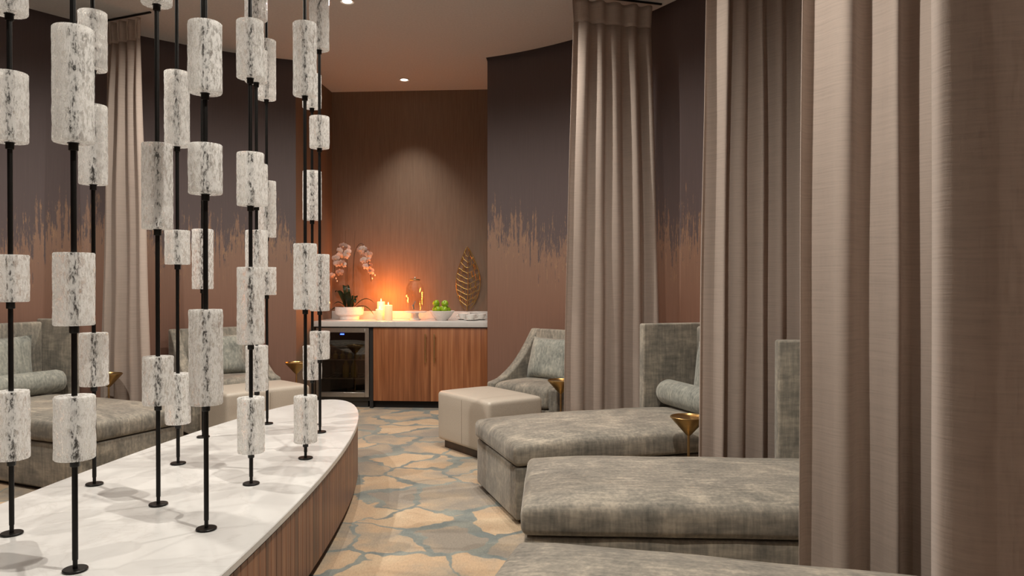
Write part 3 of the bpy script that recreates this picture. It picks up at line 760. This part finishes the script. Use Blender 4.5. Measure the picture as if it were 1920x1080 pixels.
for k in range(2):
    o = link('tall_bottle', big_me, M['jar']); o.location = W(-0.72+0.09*k, VF+0.16, 0.304); tag(o, 'taller dark bottle on the lower shelf of the fridge', 'bottle', 'tall bottles in the fridge')

def cw(px, y=8.15, z=CZ+0.001): q = at_depth(px, 540, y); return Vector((q.x, y, z))
# potted orchid
orc = empty('potted_orchid', cw(655, 8.22)); tag(orc, 'white-flowered orchid in a fluted white bowl at the end of the bar', 'plant')
bm = bmesh.new(); seg = 72
rings = []
for (r, z, fl) in [(0.0, 0.0, 0), (0.105, 0.0, 0), (0.108, 0.012, 0), (0.112, 0.035, 0), (0.150, 0.055, 0.3), (0.158, 0.075, 1), (0.158, 0.128, 1), (0.156, 0.138, 0), (0.148, 0.138, 0), (0.145, 0.11, 0), (0, 0.105, 0)]:
    if r == 0: rings.append([bm.verts.new((0, 0, z))]); continue
    rings.append([bm.verts.new(((r-(0.004*fl if k % 2 else 0))*math.cos(2*PI*k/seg), (r-(0.004*fl if k % 2 else 0))*0.62*math.sin(2*PI*k/seg), z)) for k in range(seg)])
for a, b in zip(rings, rings[1:]):
    for k in range(seg):
        j = (k+1) % seg
        if len(a) == 1: bm.faces.new((a[0], b[j], b[k]))
        elif len(b) == 1: bm.faces.new((a[k], a[j], b[0]))
        else: bm.faces.new((a[k], a[j], b[j], b[k]))
link('bowl', fin(bm, angle=30), M['porcelain'], orc)
def leaf_me(L, wd, rise, droop):
    bm = bmesh.new(); n = 9; g = []
    for i in range(n+1):
        t = i/n; x = L*t; z = rise*math.sin(t*PI*0.62)-droop*t**2.5; hw = wd/2*math.sin(PI*min(1, (t*0.93+0.07)))**0.6
        g.append([bm.verts.new((x, -hw, z+hw*0.35)), bm.verts.new((x, 0, z)), bm.verts.new((x, hw, z+hw*0.35))])
    for a, b in zip(g, g[1:]):
        for k in range(2): bm.faces.new((a[k], a[k+1], b[k+1], b[k]))
    r = bmesh.ops.solidify(bm, geom=bm.faces[:], thickness=0.003)
    return fin(bm, angle=60, weld=False)
for (az, L, wd, rise, droop, x0) in [(20, 0.24, 0.05, 0.14, 0.06, 0.03), (-12, 0.26, 0.045, 0.07, 0.13, 0.03), (175, 0.20, 0.06, 0.04, 0.06, -0.02), (150, 0.17, 0.08, 0.20, 0.0, -0.03), (120, 0.14, 0.08, 0.26, 0.0, -0.01), (-100, 0.12, 0.08, 0.20, 0.02, 0), (70, 0.14, 0.07, 0.16, 0.03, 0.01), (-60, 0.15, 0.06, 0.14, 0.06, 0.02), (195, 0.16, 0.055, 0.10, 0.05, -0.02)]:
    o = link('leaf', leaf_me(L, wd, rise, droop), M['leaf'], orc); o.location = (x0, 0, 0.11); o.rotation_euler = (0, 0, R(az))
# petals: five rounded petals, lip in the middle, facing -y
def flower_me():
    bm = bmesh.new()
    for k, (a, L, wd) in enumerate([(90, 0.043, 0.032), (20, 0.050, 0.050), (160, 0.050, 0.050), (-50, 0.042, 0.030), (230, 0.042, 0.030)]):
        n = 8; c = bm.verts.new((0, 0, 0)); rim = []
        for i in range(2*n):
            t = 2*PI*i/(2*n); lx = L*0.5*(1-math.cos(t)); ly = wd/2*math.sin(t)
            x = lx*math.cos(R(a))-ly*math.sin(R(a)); z = lx*math.sin(R(a))+ly*math.cos(R(a))
            rim.append(bm.verts.new((x, 0.010*(lx/L)**2-(0.003 if k in (1, 2) else 0), z)))
        mx = L*0.5; m_ = bm.verts.new((mx*math.cos(R(a)), -0.004-(0.003 if k in (1, 2) else 0), mx*math.sin(R(a))))
        for i in range(2*n): bm.faces.new((rim[i], rim[(i+1) % (2*n)], m_))
        bm.verts.remove(c)
    bmesh.ops.solidify(bm, geom=bm.faces[:], thickness=0.0015)
    return fin(bm, angle=80, weld=False)
fl_me = flower_me(); fl_me.materials.append(M['petal'])
lip_me = lathe([(0, -0.016), (0.006, -0.014), (0.011, -0.004), (0.006, 0.002), (0, 0.003)], 10, axis=Matrix.Rotation(R(75), 4, 'X')); lip_me.materials.append(M['lip'])
o0 = cw(655, 8.22)
def orel(px, py): q = at_depth(px, py, 8.19); return Vector((q.x-o0.x, -0.03, q.z-o0.z))
stems = [[(650, 578), (651, 520), (650, 480), (645, 462), (636, 462), (629, 485), (627, 520)], [(664, 578), (663, 520), (665, 475), (675, 457), (685, 465), (692, 495), (696, 528)]]
for st in stems:
    pts_ = [orel(*q) for q in st]; pts_[0].z = 0.09
    sm = []
    for i in range(len(pts_)-1):
        p0, p1, p2, p3 = pts_[max(i-1, 0)], pts_[i], pts_[i+1], pts_[min(i+2, len(pts_)-1)]
        for k in range(6):
            t = k/6; sm.append(0.5*((2*p1)+(-p0+p2)*t+(2*p0-5*p1+4*p2-p3)*t*t+(-p0+3*p1-3*p2+p3)*t**3))
    sm.append(pts_[-1]); link('stem', tube(sm, 0.0035, 6), M['stem'], orc)
for px_ in (649, 658): link('support_stake', tube([orel(px_, 580), orel(px_-1 if px_ < 655 else px_+8, 432)], 0.002, 5), M['stem'], orc)
fl = [(645, 462), (638, 471), (652, 466), (649, 480), (640, 479), (642, 494), (634, 495), (646, 497), (637, 511), (624, 517), (631, 485), (653, 474),
      (674, 469), (682, 467), (687, 473), (692, 478), (681, 488), (690, 486), (687, 500), (693, 499), (696, 509), (678, 474)]
for i, q in enumerate(fl):
    p = orel(*q); p.y -= random.uniform(0, 0.05)
    o = link('flower', fl_me, M['petal'], orc); o.location = p; sc = random.uniform(0.80, 1.05); o.scale = (sc,)*3
    o.rotation_euler = (R(random.uniform(-5, 25)), R(random.uniform(-15, 15)), R(random.uniform(-40, 40)))
    l_ = link('lip', lip_me, M['lip'], o); l_.location = (0, -0.006, -0.004)
bud = lathe([(0, -0.012), (0.007, -0.004), (0.008, 0.004), (0, 0.013)], 10)
for q in [(632, 527), (630, 522), (700, 512), (698, 522), (703, 516)]:
    o = link('bud', bud, M['petal'], orc); o.location = orel(*q)
# candles
for (px, y, r, h, lab) in [(714.5, 8.25, 0.043, 0.195, 'tallest lit pillar candle, behind the other two'), (712, 8.10, 0.043, 0.118, 'shortest lit pillar candle beside the orchid'), (728, 8.06, 0.045, 0.162, 'middle-height lit pillar candle beside the glass dispenser')]:
    p = cw(px, y); e = empty('pillar_candle', p); tag(e, lab, 'candle', 'pillar candles')
    link('wax', lathe([(0, 0), (r, 0), (r, h-0.004), (r-0.004, h), (r*0.7, h-0.006), (r*0.3, h-0.012), (0, h-0.012)], 28), M['wax'], e)
    link('wick', lathe([(0, h-0.014), (0.0015, h-0.014), (0.0015, h+0.006), (0, h+0.006)], 8), M['blackmatte'], e)
    link('flame', lathe([(0, h+0.002), (0.005, h+0.008), (0.006, h+0.014), (0.003, h+0.026), (0, h+0.034)], 12), M['flame'], e)
    ld = bpy.data.lights.new('candle_light', 'POINT'); ld.energy = CANDLE; ld.color = (1.0, 0.24, 0.025); ld.shadow_soft_size = 0.02
    lo = bpy.data.objects.new('candle_light', ld); col.objects.link(lo); lo.location = p+Vector((0, 0, h+0.055))
# cake stand + dispenser
p = cw(778, 8.14)
o = link('pedestal_stand', lathe([(0, 0), (0.062, 0), (0.064, 0.006), (0.045, 0.02), (0.038, 0.05), (0.045, 0.076), (0.125, 0.082), (0.128, 0.090), (0.125, 0.094), (0.118, 0.090), (0, 0.090)], 40), M['porcelain']); o.location = p
tag(o, 'white pedestal stand under the glass drink dispenser', 'stand')
e = empty('drink_dispenser', p+Vector((0, 0, 0.0912))); tag(e, 'tall clear glass drink dispenser with metal tap and lid', 'dispenser')
jp = [(0, 0), (0.082, 0), (0.090, 0.010), (0.102, 0.12), (0.104, 0.19), (0.097, 0.26), (0.075, 0.305), (0.052, 0.325), (0.050, 0.338)]
link('jar', lathe(jp+[(0.046, 0.338), (0.048, 0.322), (0.071, 0.300), (0.092, 0.258), (0.099, 0.19), (0.097, 0.12), (0.086, 0.016), (0, 0.010)], 40), M['clearglass'], e)
lid = link('lid', lathe([(0, 0.3385), (0.056, 0.3385), (0.058, 0.345), (0.054, 0.352), (0.02, 0.356), (0, 0.356)], 32), M['brassbright'], e)
link('lid_knob', lathe([(0, 0.356), (0.006, 0.356), (0.011, 0.366), (0.008, 0.375), (0, 0.377)], 16), M['steel'], lid)
bm = bmesh.new(); a_tube(bm, [(0, -0.092, 0.07), (0, -0.140, 0.07)], 0.009, 10); a_tube(bm, [(0, -0.134, 0.075), (0, -0.134, 0.028)], 0.008, 10); a_tube(bm, [(0, -0.128, 0.078), (0.022, -0.128, 0.115)], 0.006, 8); a_tube(bm, [(-0.012, -0.136, 0.074), (0.014, -0.136, 0.03)], 0.005, 8)
link('tap', fin(bm, weld=False), M['steel'], e)
# fruit bowl and apples
p = cw(828.5, 8.06)
o = link('fruit_bowl', lathe([(0, 0), (0.062, 0), (0.066, 0.006), (0.100, 0.045), (0.138, 0.100), (0.134, 0.102), (0.094, 0.050), (0.060, 0.016), (0, 0.014)], 40), M['porcelain']); o.location = p; tag(o, 'white flared bowl holding green apples', 'bowl')
apple_me = lathe([(0, 0.012), (0.008, 0.004), (0.02, 0.0), (0.033, 0.016), (0.0385, 0.04), (0.034, 0.060), (0.020, 0.070), (0.008, 0.067), (0, 0.060)], 20, angle=80)
stalk_me = tube([(0, 0, 0.060), (0.002, 0, 0.072), (0.006, 0, 0.082)], 0.0018, 6)
AP = [(0.080*math.cos(R(18+72*k)), 0.080*math.sin(R(18+72*k)), 0.082) for k in range(5)] + [(0, 0, 0.0165), (0.042, 0, 0.150), (-0.042, 0.0, 0.150)]
for k, (dx, dy, dz) in enumerate(AP):
    e = empty('green_apple', p+Vector((dx, dy, dz))); e.rotation_euler = (random.uniform(-0.7, 0.7), random.uniform(-0.7, 0.7), random.uniform(0, 6)); tag(e, 'shiny green apple heaped in the white bowl', 'apple', 'green apples in the bowl')
    link('flesh', apple_me, M['apple'], e); link('stalk', stalk_me, M['bark'], e)
# cups
saucer_me = lathe([(0, 0), (0.045, 0), (0.05, 0.004), (0.080, 0.012), (0.080, 0.014), (0.05, 0.008), (0, 0.006)], 32)
cup_me = lathe([(0, 0), (0.028, 0), (0.03, 0.004), (0.050, 0.022), (0.058, 0.056), (0.055, 0.056), (0.047, 0.026), (0.025, 0.008), (0, 0.007)], 32)
hand_me = tube([Vector((0.053+0.019*math.sin(PI*k/8), 0, 0.046-0.030*k/8)) for k in range(9)], 0.0045, 8)
for (px, y, az, lab) in [(868, 8.18, 200, 'white cup nearest the apple bowl'), (883, 8.00, 20, 'white cup between the other two, at the counter edge'), (901, 8.14, 10, 'white cup nearest the niche side wall')]:
    q = cw(px, y)
    s_ = link('saucer', saucer_me, M['porcelain']); s_.location = q; tag(s_, 'white saucer under the ' + lab, 'saucer', 'saucers')
    e = empty('tea_cup', q+Vector((0, 0, 0.0075)), R(az)); tag(e, lab, 'cup', 'tea cups'); link('cup', cup_me, M['porcelain'], e); link('handle', hand_me, M['porcelain'], e)
q = cw(873, 8.30); e = empty('sachet_box', q, -YAW); tag(e, 'white open box for tea sachets behind the cups', 'box')
bm = bmesh.new(); a_box(bm, Vector((0, 0, 0.004)), (0.11, 0.07, 0.008))
for c, s in (((0, -0.032, 0.042), (0.11, 0.006, 0.07)), ((0, 0.032, 0.042), (0.11, 0.006, 0.07)), ((-0.052, 0, 0.042), (0.006, 0.058, 0.07)), ((0.052, 0, 0.042), (0.006, 0.058, 0.07))): a_box(bm, Vector(c), s, 0.001, 1)
link('box', fin(bm, weld=False), M['porcelain'], e)
for k in range(5): link('sachet', box((-0.036+0.018*k, 0, 0.043), (0.010, 0.050, 0.068)), M['card'], e)

# gold openwork leaf hung on the niche wall
gp = at_depth(876, 540, 8.37)
gl = empty('gold_leaf_ornament', (gp.x, 8.365, at_depth(876, 582, 8.37).z), -YAW); tag(gl, 'openwork gold metal leaf against the back wall above the cups', 'ornament')
H_ = at_depth(876, 462, 8.37).z-at_depth(876, 582, 8.37).z
def half(t): return 0.135*(math.sin(PI*min(1, t**0.85))**0.75)*(1.0 if t < 0.55 else 1.0-0.25*(t-0.55)/0.45)
def lp(a, t): return Vector((a*half(t)+0.012*math.sin(t*3), -0.012*(1-a*a), t*H_))
bm = bmesh.new(); a_tube(bm, [lp(0, t/20) for t in range(0, 20)] + [lp(0, 0.97)+Vector((0.004, 0, 0.02))], [0.006-0.0002*k for k in range(21)], 6); link('midrib', fin(bm, weld=False), M['gold'], gl)
bm = bmesh.new()
for s in (-1, 1): a_tube(bm, [lp(s, 0.02+0.95*k/26) for k in range(27)], 0.0042, 6)
link('outline', fin(bm, weld=False), M['gold'], gl)
rnd = random.Random(4)
for s in (-1, 1):
    prev_ = None
    for k in range(10):
        t = 0.07+0.085*k; t2 = min(0.95, t+0.09)
        bm = bmesh.new(); a_tube(bm, [lp(s*q/6, t+(t2-t)*(q/6)**1.3+rnd.uniform(-0.006, 0.006)) for q in range(7)], 0.0034, 5); link('vein', fin(bm, weld=False), M['gold'], gl)
        for m_ in range(2 if k > 6 else 4):
            a = rnd.uniform(0.2, 0.95); ta = t+(t2-t)*a**1.3
            bm = bmesh.new(); a_tube(bm, [lp(s*a, ta), lp(s*(a+rnd.uniform(-0.08, 0.08)), ta+0.045), lp(s*(a+rnd.uniform(-0.1, 0.05)), ta+0.088)], 0.0028, 5); link('vein', fin(bm, weld=False), M['gold'], gl)
for z_ in (0.2*H_, 0.75*H_): link('standoff', tube([(0.012, -0.008, z_), (0.012, 0.018, z_)], 0.004, 6), M['gold'], gl)
